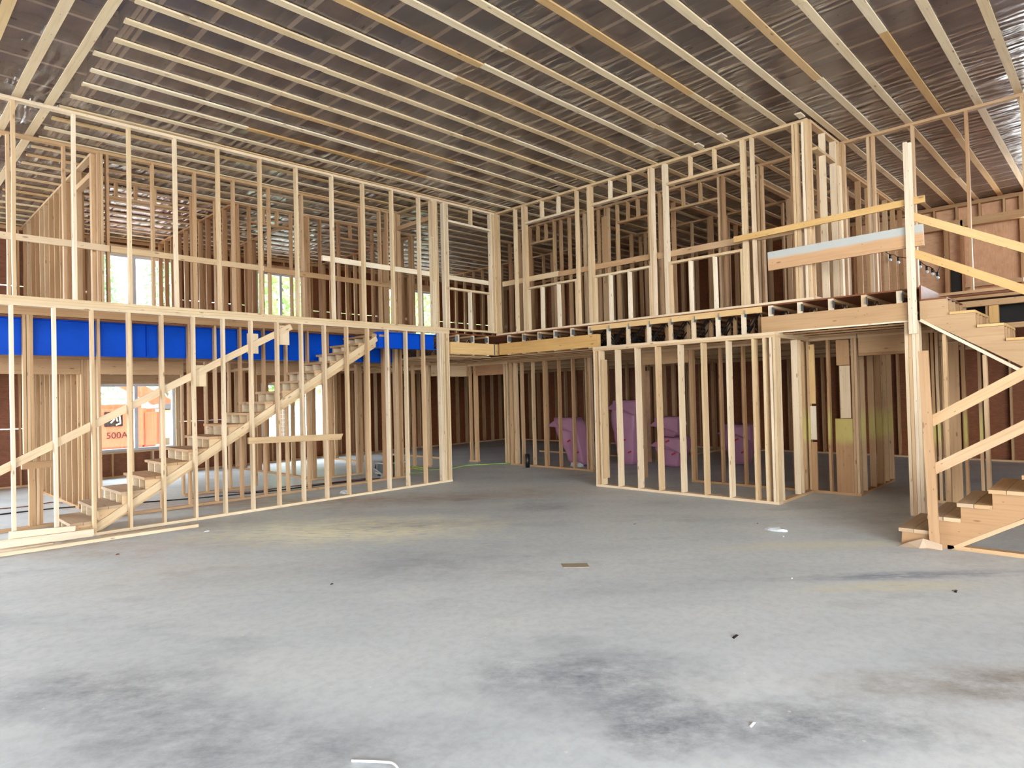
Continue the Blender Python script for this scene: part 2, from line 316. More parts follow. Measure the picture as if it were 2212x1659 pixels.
T = .038
class Wall:
    """a framed wall running along 'x' or 'y'; c = near face, dep = depth"""
    def __init__(s, name, label, ax, c, dep, a0, a1, z0, z1, mat='pale', topn=1, botn=1, bot=None, hascat=True):
        s.ax, s.c, s.dep, s.z0, s.z1, s.mat = ax, c, dep, z0, z1, mat
        loc = (a0, c, z0) if ax == 'x' else (c, a0, z0)
        s.t = thing(name, label, 'wall', loc, kind='structure')
        s.upper = z1 is None
        s.topn = topn
        for i in range(topn):
            if s.upper:
                z_a = s.H(a0)-T*(i+1)+T/2; z_b = s.H(a1)-T*(i+1)+T/2
                lumber('top_plate', s.t, s.pt(a0, z_a), s.pt(a1, z_b), s.wd(), dep, T, mat, 4, .003)
            else: s.bar('top_plate', a0, a1, z1-T*(i+1), z1-T*i)
        for (b0, b1) in (bot or [(a0, a1)]):
            for i in range(botn): s.bar('bottom_plate', b0, b1, z0+T*i, z0+T*(i+1))
        s.zs = z0+T*botn
    def H(s, a): return H(a) if s.ax == 'x' else H(s.c)
    def wd(s): return (0, 1, 0) if s.ax == 'x' else (1, 0, 0)
    def pt(s, a, z): return (a, s.c+s.dep/2, z) if s.ax == 'x' else (s.c+s.dep/2, a, z)
    def bar(s, name, a0, a1, z0, z1, off=0, dep=None, mat=None, label=None):
        d = dep or s.dep; a0, a1 = min(a0, a1), max(a0, a1)
        lo = (a0, s.c+off, z0) if s.ax == 'x' else (s.c+off, a0, z0)
        hi = (a1, s.c+off+d, z1) if s.ax == 'x' else (s.c+off+d, a1, z1)
        return bx(name, s.t, lo, hi, mat or s.mat, 3 if max(a1-a0, z1-z0) > 1 else 1, .003, label)
    def ztop(s, a): return (s.H(a) if s.upper else s.z1) - T*s.topn
    def stud(s, a, z0=None, z1=None, name='stud', mat=None, w_=T):
        z0 = s.zs if z0 is None else z0; z1 = s.ztop(a) if z1 is None else z1
        tl = R.uniform(-.006, .006)
        p = s.pt(a, z0); q = s.pt(a+tl, z1)
        return lumber(name, s.t, p, q, s.wd(), s.dep-.001, w_-.003, mat or s.mat, 3, .0035)
    def studs(s, lst, **k):
        for a in lst: s.stud(a, **k)
    def row(s, a0, a1, sp, skip=()):
        a = a0
        while a <= a1+1e-6:
            if not any(l < a < h for l, h in skip): s.stud(a)
            a += sp
    def opening(s, a0, a1, head, hh=.04, sill=None, crip=.41, kings=1, mat=None):
        a0, a1 = min(a0, a1), max(a0, a1)
        for k in range(kings):
            s.stud(a0-T*(k+.5)); s.stud(a1+T*(k+.5))
        s.bar('header', a0, a1, head, head+hh, mat=mat)
        n_ = max(1, int(round((a1-a0)/crip))-0)
        for i in range(1, n_):
            a = a0+(a1-a0)*i/n_
            if s.ztop(a)-head-hh > .06: s.stud(a, head+hh, None, 'cripple_stud')
        if sill is not None:
            s.bar('sill_plate', a0, a1, sill-T, sill)
            for i in range(1, n_):
                s.stud(a0+(a1-a0)*i/n_+.04, s.zs, sill-T, 'cripple_stud', 'white' if s.mat == 'pale' else None)
            s.stud(a0+T/2, s.zs, sill-T, 'cripple_stud'); s.stud(a1-T/2, s.zs, sill-T, 'cripple_stud')

# ---------------- setting: floor, ground, roof ----------------
fl = mesh_obj('floor', [(-8, -19, 0), (16.9, -19, 0), (16.9, 7.1, 0), (-8, 7.1, 0), (-8, -19, -.2), (16.9, -19, -.2), (16.9, 7.1, -.2), (-8, 7.1, -.2)],
              [(0, 1, 2, 3), (7, 6, 5, 4), (0, 4, 5, 1), (1, 5, 6, 2), (2, 6, 7, 3), (3, 7, 4, 0)], M['concrete'])
tag(fl, 'bare grey concrete slab floor with dark scuffs and pale sawdust', None, None, 'structure')
gd = mesh_obj('ground', [(-60, -60, -.22), (80, -60, -.22), (80, 80, -.22), (-60, 80, -.22)], [(0, 1, 2, 3)], M['concrete_out'])
tag(gd, 'bright gravel ground outside the windows', None, None, 'structure')

# ceiling
ce = thing('ceiling', 'sloped ceiling of strapping over clear plastic vapour barrier', 'ceiling', (1.8, -.42, 5.3), kind='structure')
x0c, x1c, y0c, y1c = -8.0, 16.9, -19.0, 7.1
def sheet(name, parent, zoff, mat, x0, x1, y0, y1, th=0):
    vs = [(x0, y0, H(x0)+zoff), (x1, y0, H(x1)+zoff), (x1, y1, H(x1)+zoff), (x0, y1, H(x0)+zoff)]
    fs = [(0, 3, 2, 1)]
    if th:
        vs += [(a, b_, c_+th) for a, b_, c_ in vs]; fs += [(4, 5, 6, 7), (0, 1, 5, 4), (1, 2, 6, 5), (2, 3, 7, 6), (3, 0, 4, 7)]
    return mesh_obj(name, vs, fs, M[mat], parent, None, Vector((0, 0, 0)))
sheet('roof_deck', ce, .30, 'osb', x0c, x1c, y0c, y1c, .2)
CS = .5876; vs = []; fs = []; uu = 6; xs_ = [2.45-CS*18+CS/uu*i for i in range(uu*42+1)]
ys_ = [-19+.5*j for j in range(53)]
rq = random.Random(3)
for yy in ys_:
    for i, xx in enumerate(xs_):
        tt = (i % uu)/uu; vs.append((xx, yy, H(xx)+.215-.03*math.sin(math.pi*tt)**.6-rq.uniform(0, .02)*(tt > 0)))
nn_ = len(xs_)
for j in range(len(ys_)-1):
    for i in range(nn_-1):
        a = j*nn_+i; fs.append((a, a+nn_, a+nn_+1, a+1))
mesh_obj('insulation', vs, fs, M['insul'], ce, smooth=True)
# wrinkled plastic film with real sag between the boards
nx, ny = 150, 150; vs = []; fs = []
rr = random.Random(5)
for j in range(ny+1):
    for i in range(nx+1):
        x = -2+(16.6+2)*i/nx; y = -10+17*j/ny
        k = (y+.42)/.4205; sag = math.cos(2*math.pi*k)*.5-.5
        z = H(x)+.026+.012*sag*-1*.2 + rr.uniform(-.004, .003)
        vs.append((x, y, z))
for j in range(ny):
    for i in range(nx):
        a = j*(nx+1)+i; fs.append((a, a+nx+1, a+nx+2, a+1))
mesh_obj('vapour_barrier', vs, fs, M['poly'], ce, smooth=True)
x = 2.45
while x < 16.6:
    lumber('truss_chord', ce, (x, -13, H(x)+.131), (x, 7.0, H(x)+.131), (1, 0, 0), .052, .20, 'chord'); x += CS
for y in [-9.6+.61*i for i in range(28)]:
    if y < 6.9: lumber('truss_chord', ce, (-3, y, H(-3)+.131), (1.84, y, H(1.84)+.131), (0, 1, 0), .045, .20, 'chord')
k = -17
while True:
    y = -.42-.4205*-k if k < 0 else -.42+.4205*k
    y = -.42+.4205*k
    if y > 6.8: break
    xs = 1.80+R.uniform(-.05, .05)
    if k < -14: xs = 4.5
    joints = [xs]; a = xs+R.choice([1.9, 3.1, 3.7, 4.3])
    while a < 15.5: joints.append(a); a += R.choice([3.06, 3.67, 4.28, 4.9])
    joints.append(16.55)
    for i in range(len(joints)-1):
        a, b_ = joints[i], joints[i+1]; dy = R.uniform(-.012, .012); off = .0
        lumber('strapping_board', ce, (a+.002, y+dy, H(a)+.0115), (b_-.002, y+dy+R.uniform(-.008, .008), H(b_)+.0115), (0, 1, 0), .084, .019, 'strap', 3, .005)
    k += 1
k = -22
while k < -17:
    y = -.42+.4205*k; lumber('strapping_board', ce, (3.0, y, H(3)+.0115), (16.5, y, H(16.5)+.0115), (0, 1, 0), .084, .019, 'strap', 4, .006); k += 1
for x, w_ in ((.62, .09), (1.0, .09), (1.37, .09), (1.68, .09)):
    lumber('strapping_board', ce, (x, -6, H(x)+.0115), (x, 4.6, H(x)+.0115), (1, 0, 0), w_, .019, 'strap', 6, .004)
for x in (1.88, 1.93, 2.0):
    lumber('truss_chord', ce, (x, -6, H(x)+.131), (x, 6.9, H(x)+.131), (1, 0, 0), .04, .20, 'chord')
for (xx, yy) in ((9.1, -4.62), (9.0, -5.04), (9.15, -6.1)):   # scrap blocks tacked beside the upper wall
    bx('block', ce, (xx-.16, yy-.13, H(xx)-.022), (xx+.02, yy-.05, H(xx)-.002), 'white')

# ---------------- exterior walls ----------------
def subtract(x0, x1, z0, z1, holes):
    out = [(x0, x1, z0, z1)]
    for (a, b_, c_, d) in holes:
        nxt = []
        for (p, q, r, s_) in out:
            if b_ <= p or a >= q or d <= r or c_ >= s_: nxt.append((p, q, r, s_)); continue
            if a > p: nxt.append((p, a, r, s_))
            if b_ < q: nxt.append((b_, q, r, s_))
            m0, m1 = max(a, p), min(b_, q)
            if c_ > r: nxt.append((m0, m1, r, c_))
            if d < s_: nxt.append((m0, m1, d, s_))
        out = nxt
    return out
def exterior(name, label, ax, c, a0, a1, holes, studs=True, light=None, gap=True):
    loc = (a0, c, 0) if ax == 'x' else (c, a0, 0)
    t = thing(name, label, 'wall', loc, kind='structure')
    def piece(nm, p, q, r, s_, off, d, mat):
        lo = (p, c+off, r) if ax == 'x' else (c+off, p, r); hi = (q, c+off+d, s_) if ax == 'x' else (c+off+d, q, s_)
        return bx(nm, t, lo, hi, mat)
    for zr in ((0, 1.172 if gap else 1.186), (1.186, 2.40), (2.404 if gap else 2.40, 2.868), (2.868, 4.088 if gap else 4.104), (4.104, None)):
        p = a0
        while p < a1-.05:
            q = min(p+2.436, a1)
            top = zr[1] if zr[1] else (H(p) if ax == 'x' else H(c))+.29
            for r_ in subtract(p, q, zr[0], top, holes):
                if r_[1]-r_[0] > .02 and r_[3]-r_[2] > .02:
                    if gap and r_[0] > 9.0 and 1.1 < r_[3] < 1.2: r_ = (r_[0], r_[1], r_[2], 1.186)
                    mt = 'osb_lit' if (light and light(r_)) else 'osb'
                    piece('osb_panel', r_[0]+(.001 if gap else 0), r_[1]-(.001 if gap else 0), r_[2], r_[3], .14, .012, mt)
            p = q+(.002 if gap else 0)
    for (zb, zt) in ((0, 2.43), (DK, None)):
        piece('bottom_plate', a0, a1, zb, zb+T, 0, .139, 'mid')
        zt_ = zt if zt else (H(a0) if ax == 'x' else H(c))
        if zt: piece('top_plate', a0, a1, zt-2*T, zt, 0, .139, 'mid')
        else:
            if ax == 'x': lumber('top_plate', t, (a0, c+.07, H(a0)-T), (a1, c+.07, H(a1)-T), (0, 1, 0), .139, 2*T, 'mid')
            else: piece('top_plate', a0, a1, zt_-2*T, zt_, 0, .139, 'mid')
        a = a0+.02
        while a < a1:
            top = (zt if zt else (H(a) if ax == 'x' else H(c)))-2*T
            segs = [(zb+T, top)]
            for (h0, h1, h2, h3) in holes:
                if h0-.01 < a < h1+.01:
                    nn = []
                    for (s0, s1) in segs:
                        if h3 < s0 or h2 > s1: nn.append((s0, s1)); continue
                        if h2-T > s0: nn.append((s0, h2-T))
                        if h3+.2 < s1: nn.append((h3+.2, s1))
                    segs = nn
            if light and zb > 1 and a < -5.45: segs = [(5.0, top)]
            for (s0, s1) in segs:
                if s1-s0 > .05: piece('stud', a-T/2, a+T/2, s0, s1, 0, .138, 'mid' if R.random() < .6 else 'tan')
            a += .406
    for (h0, h1, h2, h3) in holes:
        for sd in (h0-T*.5, h0-T*1.5, h1+T*.5, h1+T*1.5):
            zb, zt = (0, 2.43) if h2 < 2.4 else (DK, (H(sd) if ax == 'x' else H(c)))
            piece('stud', sd-T/2, sd+T/2, zb+T, zt-2*T, 0, .137, 'mid')
        piece('header', h0, h1, h3, h3+.2, .0, .137, 'mid'); piece('sill_plate', h0, h1, h2-T, h2, .0, .137, 'mid')
    return t
wins_back = [(3.66, 5.30, .57, 2.08), (7.35, 9.2, .57, 2.08), (3.62, 5.34, 3.5, 5.0), (7.3, 8.65, 3.5, 5.0), (11.1, 11.75, 3.5, 5.0), (12.2, 13.3, 3.5, 5.0), (2.62, 3.3, 3.5, 4.9)]
wins_back = wins_back[:6]
exterior('wall_back', 'far outer wall of brown OSB sheathing and studs behind the staircase, with windows', 'x', 6.81, -.5, 16.75, wins_back)
wins_right = [(-12.5, -7.93, 3.3, 5.2)]
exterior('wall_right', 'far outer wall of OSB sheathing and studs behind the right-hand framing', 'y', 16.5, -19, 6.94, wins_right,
         light=lambda r_: r_[2] > 2.8 and r_[0] < -5.3, gap=False)  # upper panels towards the window take the lit OSB colour
exterior('unseen_wall_front', 'unseen outer wall behind the camera on the right, added to narrow the light', 'x', -19.14, 3.6, 16.7, [], gap=False)  # unseen wall, added to keep light off the deep rooms
exterior('unseen_wall_side', 'unseen outer wall on the left beyond the frame, added to narrow the light', 'y', -8.2, -13, 7.0, [], gap=False)  # unseen wall, added to cut light from the left side
wr_ = bpy.data.objects['wall_right']
for (ya, yb) in ((-6.62, -6.58), (-6.66, -6.62), (-6.92, -6.88)): bx('stud', wr_, (16.36, ya, 2.91), (16.50, yb, 5.1), 'tan')
bx('header', wr_, (16.36, -13, 4.96), (16.50, -5.5, 5.12), 'mid'); bx('dark_gap_panel', wr_, (16.45, -6.87, 2.95), (16.49, -6.67, 4.1), 'black')  # black panel painted in for the dark gap between studs
bx('sill_plate', wr_, (16.36, -7.9, 3.66), (16.45, -6.93, 3.74), 'mid')
def window(i, x0, x1, z0, z1):
    t = thing('window_%d' % i, ['wide white framed window on the ground floor with an orange machine outside', 'second white framed window on the ground floor, under the stairs',
        'wide white framed upper window at the far left', 'white framed upper window behind the middle of the left framing',
        'narrow white framed upper window left of the last one', 'white framed upper window nearest the inner corner'][i-1], 'window', (x0, 6.9, z0), kind='structure')
    y0, y1 = 6.87, 6.95; f = .06
    bx('frame_rail', t, (x0, y0, z0), (x1, y1, z0+f), 'pvc'); bx('frame_rail', t, (x0, y0, z1-f), (x1, y1, z1), 'pvc')
    n_ = 2 if x1-x0 > 1.0 else 1
    xs = [x0+(x1-x0)*j/n_ for j in range(n_+1)]
    for j, xx in enumerate(xs):
        a = max(x0, xx-f/2*(1.2 if 0 < j < n_ else 2)); b_ = min(x1, xx+f/2*(1.2 if 0 < j < n_ else 2))
        bx('frame_stile', t, (a, y0, z0+f), (b_, y1, z1-f), 'pvc')
        if j < n_:
            bx('pane', t, (xx+f/2, y0+.04, z0+f-.01), (xs[j+1]-f/2, y0+.046, z1-f+.01), 'glass')
    bx('window_sill', t, (x0-.02, y0-.05, z0-.02), (x1+.02, y0, z0), 'pvc')
for i, (a, b_, c_, d) in enumerate(wins_back): window(i+1, a, b_, c_, d)

# ---------------- upper deck ----------------
dk = thing('floor_upper', 'upper floor deck of OSB sheets on wooden floor trusses', 'floor', (9.2, 0, 2.83), kind='structure')
def deck(x0, x1, y0, y1):
    y = y0
    while y < y1-.02:
        yb = min(y+1.218, y1); x = x0
        while x < x1-.02:
            xb = min(x+2.436, x1); bx('deck_panel', dk, (x, y, 2.832), (xb-.003, yb-.002, 2.852), 'osb'); x = xb
        y = yb
deck(.4, 9.23, 1.27, 6.8); deck(7.97, 9.23, .03, 1.26); deck(9.235, 16.45, -7.5, 6.8); deck(10.58, 16.45, -12, -7.51)
for i in range(16):        # strapping under the deck
    x = 9.32+.42*i
    if x < 16.4: bx('strapping_board', dk, (x, -7.35, 2.405), (x+.064, 6.7, 2.424), 'mid')
for i in range(14):
    y = 1.5+.4*i
    if y < 6.7: bx('strapping_board', dk, (.5, y, 2.405), (9.2, y+.064, 2.424), 'mid')
for i in range(4): bx('strapping_board', dk, (7.98, .15+.28*i, 2.405), (9.2, .21+.28*i, 2.424), 'mid')
# floor trusses
ORD = 'first second third fourth fifth sixth seventh eighth ninth tenth eleventh twelfth thirteenth fourteenth fifteenth sixteenth seventeenth eighteenth'.split()
def truss(ax, c, a0, a1, label, group):
    f = (lambda a, z: (a, c, z)) if ax == 'x' else (lambda a, z: (c, a, z))
    t = thing('floor_truss', label, 'truss', f(a0, 2.43), group)
    wd = (0, 1, 0) if ax == 'x' else (1, 0, 0)
    lumber('top_chord', t, f(a0+.045, 2.811), f(a1, 2.811), wd, .064, .038, 'mid')
    lumber('bottom_chord', t, f(a0+.05, 2.450), f(a1, 2.450), wd, .064, .038, 'mid')
    lumber('end_block', t, f(a0+.025, 2.4315), f(a0+.025, 2.83), wd, .064, .04, 'white' if R.random() < .5 else 'pale')
    bs = []
    a = a0+.1; up = True
    for aw in (.62, 1.28): lumber('web_post', t, f(a0+aw, 2.4695), f(a0+aw, 2.7915), wd, .06, .036, 'mid')
    while a < min(a1-.4, a0+2.6):
        for s_ in (-.026, .026):
            o_ = (0, s_, 0) if ax == 'x' else (s_, 0, 0)
            p = Vector(f(a, 2.475 if up else 2.79))+Vector(o_); q = Vector(f(a+.42, 2.79 if up else 2.475))+Vector(o_)
            bs.append((p, q, wd, .005, .022))
        a += .44; up = not up
    o_ = merged('metal_web', t, bs, 'web', 'stuff')
    lumber('hanger_plate', t, f(a0+.02, 2.72)[:0] or tuple(Vector(f(a0+.01, 2.70))-Vector(wd)*.036), tuple(Vector(f(a0+.01, 2.80))-Vector(wd)*.036), (1, 0, 0) if ax == 'x' else (0, 1, 0), .09, .004, 'galv')
ky = -.37
for i in range(18):
    y = ky-.4065*i
    if i < 6: lb = 'floor truss end above the golden beam on the right'; gr = 'floor trusses over the golden beam'
    elif i < 13: lb = 'floor truss end, over the forward stud wall'; gr = 'floor trusses over the middle stud wall'
    else: lb = 'floor truss end, above the knotty beam'; gr = 'floor trusses over the knotty beam'
    truss('x', y, 9.2, 16.4, ORD[i]+' '+lb+', counted from the corner', gr)
for i in range(3): truss('y', 8.22+.4*i, .035, 6.7, ['leftmost', 'middle', 'rightmost'][i]+' floor truss end above the short golden beam left of the inner corner', 'floor trusses left of the inner corner')
bx('rim_board', dk, (9.20, -5.52, 2.7435), (9.238, -2.44, 2.8315), 'gold', 4, .002)
for x in (9.2,):
    pass
# beams at the deck edge
def beam(label, lo, hi, mat='gold', hang=None):
    t = thing('wood_beam', label, 'beam', lo)
    lo = Vector(lo); hi = Vector(hi); s = hi-lo
    ax = 0 if s.x > s.y else 1; o_ = 1-ax
    for k_ in range(3):
        a = lo.copy(); b_ = hi.copy(); a[o_] = lo[o_]+s[o_]*k_/3; b_[o_] = lo[o_]+s[o_]*(k_+1)/3-.001
        bx('ply', t, a, b_, mat)
    return t
b1 = beam('golden laminated beam right of the inner corner under the deck edge', (9.17, -2.585, 2.445), (9.29, -.14, 2.672))
b2 = beam('short golden laminated beam left of the inner corner', (7.98, -.01, 2.445), (9.29, .11, 2.672))
bx('hanger_strap', b2, (9.14, -.02, 2.44), (9.168, -.011, 2.68), 'galv')
b3 = beam('knotty plank beam under the deck edge beside the right stairs', (9.17, -7.39, 2.445), (9.29, -5.53, 2.672), 'mid')
bx('edge_strip', b3, (9.155, -7.39, 2.425), (9.20, -5.60, 2.444), 'white')

# ---------------- LEFT SIDE, plane A (y = 0) ----------------
A = Wall('wall_left_lower', 'front lower stud wall on the left, before the staircase', 'x', 0.0, .089, .9, 7.97, 0, 2.94, 'pale', 3, 1)
for k in range(14): A.stud(2.10+.4043*k)
A.studs([1.30, 1.71]); A.studs([7.74, 7.78, 7.82, 7.90, 7.94])
AU = Wall('wall_left_upper', 'front upper stud wall on the left, nearest the hall', 'x', 0.0, .089, .9, 9.27, 2.90, None, 'pale', 1, 1, bot=[(7.97, 9.27)])
AU.zs = 2.94
AU.studs([1.33, 1.93, 2.54, 3.11, 3.69, 4.30, 4.89, 5.52, 6.11, 6.71, 7.31]); AU.studs([7.60, 7.64, 7.68, 7.72, 7.90, 7.94])
AU.stud(7.98); AU.studs([9.15, 9.19, 9.24], mat='pale')
AU.bar('header', 8.0, 9.13, H(8.5)-.39, H(8.5)-.35); AU.stud(8.62, H(8.6)-.35, None, 'cripple_stud')
AU.bar('sill_plate', 8.02, 9.13, 3.69, 3.73); AU.stud(8.56, None, 3.69, 'cripple_stud', 'white'); AU.stud(9.10, None, 3.69, 'cripple_stud')
AU.bar('brace_board', 5.36, 7.80, 3.905, 3.992, .0905, .036, 'white'); AU.bar('brace_board', 8.02, 9.13, 3.90, 3.985, .0905, .036, 'white')
AU.bar('nailed_block', 7.58, 7.62, 3.80, 4.62, -.037, .036, 'pale'); AU.bar('nailed_block', 7.57, 7.61, 4.64, 5.30, -.037, .036, 'pale')
# short board nailed across the lower studs
t = thing('cut_board', 'short horizontal board with angled end nailed across the left lower studs', 'board', (4.05, -.02, 1.05))
prism('board', t, [(4.03, 1.005), (5.55, .965), (5.60, 1.06), (4.03, 1.10)], 'y', -.040, -.001, 'pale')
# A2, second wall
A2 = Wall('wall_stair_lower', 'second lower stud wall on the far side of the left staircase', 'x', 1.25, .089, .9, 7.80, 0, 2.94, 'mid', 2, 1)
for k in range(-6, 7): A2.stud(4.89+.405*k)
A2.studs([7.42, 7.46, 7.60, 7.64, 7.74])
A2.studs([1.60, 1.64, 1.68], z0=1.0); 
for k in range(4): A2.stud(1.65+.038*k, 0.04, .80)
A2.bar('nailed_block', 1.56, 1.90, .80, .89, -.0, .089)
A2U = Wall('wall_stair_upper', 'second upper stud wall behind the front left wall', 'x', 1.25, .089, .9, 7.80, 2.94, None, 'mid', 1, 1)
A2U.studs([1.45, 2.07, 2.48, 2.52, 2.60, 3.2, 3.81, 4.42, 5.03, 5.64, 6.25, 6.86, 7.30, 7.47, 7.62, 7.66, 7.74])
A2U.bar('brace_board', 1.0, 2.6, 3.845, 3.935, -.037, .036, 'pale'); A2U.bar('brace_board', 2.62, 4.9, 3.845, 3.935, -.037, .036, 'pale'); A2U.bar('brace_board', 4.91, 7.6, 3.83, 3.92, -.037, .036, 'mid')
# A3 corridor wall
A3 = Wall('wall_rooms_lower', 'third lower stud wall with door openings, left rear', 'x', 2.5, .089, .9, 7.6, 0, 2.43, 'mid', 2, 1, bot=[(2.5, 2.95), (4.0, 5.25), (6.3, 7.6)])
A3.bar('header', .9, 2.5, 2.12, 2.354); A3.studs([2.52, 2.56, 2.60, 2.64])
A3.opening(2.72, 3.98, 2.12, .23); A3.opening(5.3, 6.25, 2.12, .23); A3.row(4.4, 5.2, .406); A3.studs([6.42, 6.46, 6.5, 6.9, 7.3, 7.5, 7.54, 7.58])
A3R = Wall('wall_corner_lower', 'lower stud wall piece behind the short golden beam', 'x', 2.3, .089, 8.4, 10.5, 0, 2.43, 'mid', 2, 1, bot=[(8.4, 9.3)])
A3R.studs([8.46, 8.85, 9.27, 9.31]); A3R.bar('header', 9.35, 10.45, 2.1, 2.354)
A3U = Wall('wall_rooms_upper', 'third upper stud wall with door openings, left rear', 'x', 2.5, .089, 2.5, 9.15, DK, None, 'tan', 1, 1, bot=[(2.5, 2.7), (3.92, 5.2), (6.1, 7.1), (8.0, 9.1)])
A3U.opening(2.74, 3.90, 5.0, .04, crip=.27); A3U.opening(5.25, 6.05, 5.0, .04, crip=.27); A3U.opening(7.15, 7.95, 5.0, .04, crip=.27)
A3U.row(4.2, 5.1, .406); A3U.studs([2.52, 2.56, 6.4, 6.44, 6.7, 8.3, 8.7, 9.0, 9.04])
# cross walls (left)
def cross(name, label, x, y0, y1, z0, z1, mat, sp=.406, skip=(), extra=()):
    W = Wall(name, label, 'y', x, .089, y0, y1, z0, z1, mat, 1 if z1 is None else 2, 1)
    W.row(y0+.02, y1-.02, sp, skip); W.studs(extra); return W
cw = cross('wall_cross_upper', 'leftmost upper cross wall running back to the far window', 2.42, 1.36, 6.8, DK, None, 'mid', .406, [(1.5, 2.3)], [1.42, 1.46, 2.34])
cw.bar('header', 1.48, 2.32, 4.95, 5.03)
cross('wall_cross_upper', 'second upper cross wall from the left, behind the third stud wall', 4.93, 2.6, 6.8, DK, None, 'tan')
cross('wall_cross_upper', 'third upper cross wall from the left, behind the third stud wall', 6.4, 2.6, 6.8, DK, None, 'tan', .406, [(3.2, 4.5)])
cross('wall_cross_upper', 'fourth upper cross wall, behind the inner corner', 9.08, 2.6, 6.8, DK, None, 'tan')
sc_ = Wall('wall_return_upper', 'short upper return wall joining the two front left walls', 'y', 7.66, .089, .09, 1.25, DK, None, 'mid', 1, 1, bot=[(.09, .2)])
sc_.stud(.12); sc_.stud(1.22); sc_.bar('header', .14, 1.2, 5.0, 5.08)
cross('wall_cross_lower', 'leftmost lower cross wall of closely seen studs behind the stair foot', 2.47, 2.6, 6.8, 0, 2.43, 'mid')
cross('wall_cross_lower', 'lower cross wall behind the middle of the left staircase', 6.45, 2.6, 6.8, 0, 2.43, 'mid', .406, [(3.6, 4.4)])
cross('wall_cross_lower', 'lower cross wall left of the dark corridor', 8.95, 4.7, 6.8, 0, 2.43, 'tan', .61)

# blue steel beams
def ibeam(label, x0, x1, y0, y1, z0, z1):
    t = thing('steel_beam', label, 'beam', (x0, y0, z0)); yc = (y0+y1)/2
    bx('bottom_flange', t, (x0, y0, z0), (x1, y1, z0+.014), 'blue'); bx('top_flange', t, (x0, y0, z1-.014), (x1, y1, z1), 'blue')
    bx('web', t, (x0, yc-.006, z0+.014), (x1, yc+.006, z1-.014), 'blue')
    x = x0+.01
    while x < x1:
        bx('stiffener', t, (x, y0+.01, z0+.015), (x+.01, yc-.007, z1-.015), 'blue'); x += 2.2
ibeam('long blue painted steel beam behind the left staircase', .9, 7.80, 1.345, 1.50, 2.335, 2.835)
ibeam('shorter bright blue steel beam left of the corner post', 6.42, 7.72, .10, .26, 2.515, 2.80)

# ---------------- left staircase ----------------
def stair_x(label):
    t = thing('staircase', label, 'staircase', (1.86, .2, 0))
    run, rise, n_ = .279, .162, 17
    x0 = 1.90
    for ys in (.20, .47, .76, 1.04):
        pts = [(x0, 0)]
        for k_ in range(1, n_+1):
            pts += [(x0+run*(k_-1), rise*k_-.038), (x0+run*k_, rise*k_-.038)]
        xe = x0+run*n_; pts += [(xe, rise*n_-.09), (xe-.02, 2.645), (2.17, 0)]
        prism('stringer', t, pts, 'y', ys, ys+.038, 'pale')
    for k_ in range(1, n_+1):
        for (a, b_) in ((-.03, .105), (.11, .275)):
            bx('tread', t, (x0+run*(k_-1)+a, .17, rise*k_-.037), (x0+run*(k_-1)+b_, 1.12, rise*k_), 'mid' if k_ > 3 else 'old')
    lumber('stringer_rail', t, (2.10, .165, -.0+.045), (6.42, .165, 2.68), (0, 0, 1), .09, .036, 'pale', 5, .002)
    lumber('handrail', t, (1.0, .115, .80), (4.80, .115, 2.79), (0, 0, 1), .095, .034, 'pale', 5, .003)
    for (a, z) in ((4.12, 2.35), (4.62, 2.50), (3.35, 1.86)):
        bx('rail_bracket', t, (a, .133, z), (a+.16, .165, z+.30), 'pale')
    return t
stair_x('long straight wooden staircase rising to the right behind the left stud wall')

# boards lying by the left wall
def plank(label, p, q, wd, w_, t_, mat='pale'):
    o = lumber('loose_board', None, p, q, wd, w_, t_, mat, 3, .002); return tag(o, label, 'board')
plank('long flat board on the slab along the left wall', (.7, -.33, .0195), (3.15, -.46, .0195), (0, 1, 0), .089, .038)
plank('shorter board lying behind the long flat board at the far left', (.7, -.20, .0195), (1.62, -.21, .0195), (0, 1, 0), .089, .038, 'white')
plank('white board on edge at the front of the small pile, left wall foot', (1.13, -.095, .085), (2.06, -.085, .060), (0, 0, 1), .089, .036, 'white')
plank('upper pale board of the small pile, left wall foot', (1.24, -.045, .165), (1.88, -.035, .125), (0, 0, 1), .085, .036, 'white')
plank('thin batten on the slab beside the left wall', (2.12, -.12, .010), (2.85, -.16, .010), (0, 1, 0), .03, .018, 'old')

# ---------------- RIGHT SIDE, plane B (x = 9.26) ----------------
B = Wall('wall_right_upper', 'front upper stud wall on the right with three window-like openings', 'y', 9.26, .089, -6.215, .03, 2.852, None, 'pale', 1, 1)
B.studs([-.01, -.05, -.55, -.77, -.81, -2.39, -2.43, -5.42, -6.02, -6.06, -6.155, -6.193])
B.opening(-.85, -2.10, 4.995, .038, 3.735, kings=1); B.opening(-2.47, -3.66, 4.995, .038, 3.735, kings=2); B.opening(-4.0, -5.24, 4.995, .038, 3.735, kings=2)
B.bar('brace_board', -.1, -1.60, 3.865, 3.965, .0905, .036); B.bar('brace_board', -1.61, -3.75, 3.855, 3.95, .0905, .036, 'mid'); B.bar('brace_board', -3.76, -6.1, 3.835, 3.935, .0905, .036, 'mid')
B2 = Wall('wall_hall_upper', 'second upper stud wall of the right side with door openings', 'y', 10.62, .089, -9.3, .70, DK, None, 'mid', 1, 1, bot=[(-9.3, -4.25), (-3.2, -2.8), (-2.1, -.45), (.3, .7)])
B2.opening(-.42, .27, 4.99, .038, crip=.24); B2.opening(-2.80, -2.10, 4.99, .038, crip=.24); B2.opening(-4.22, -3.2, 4.99, .038, crip=.3)
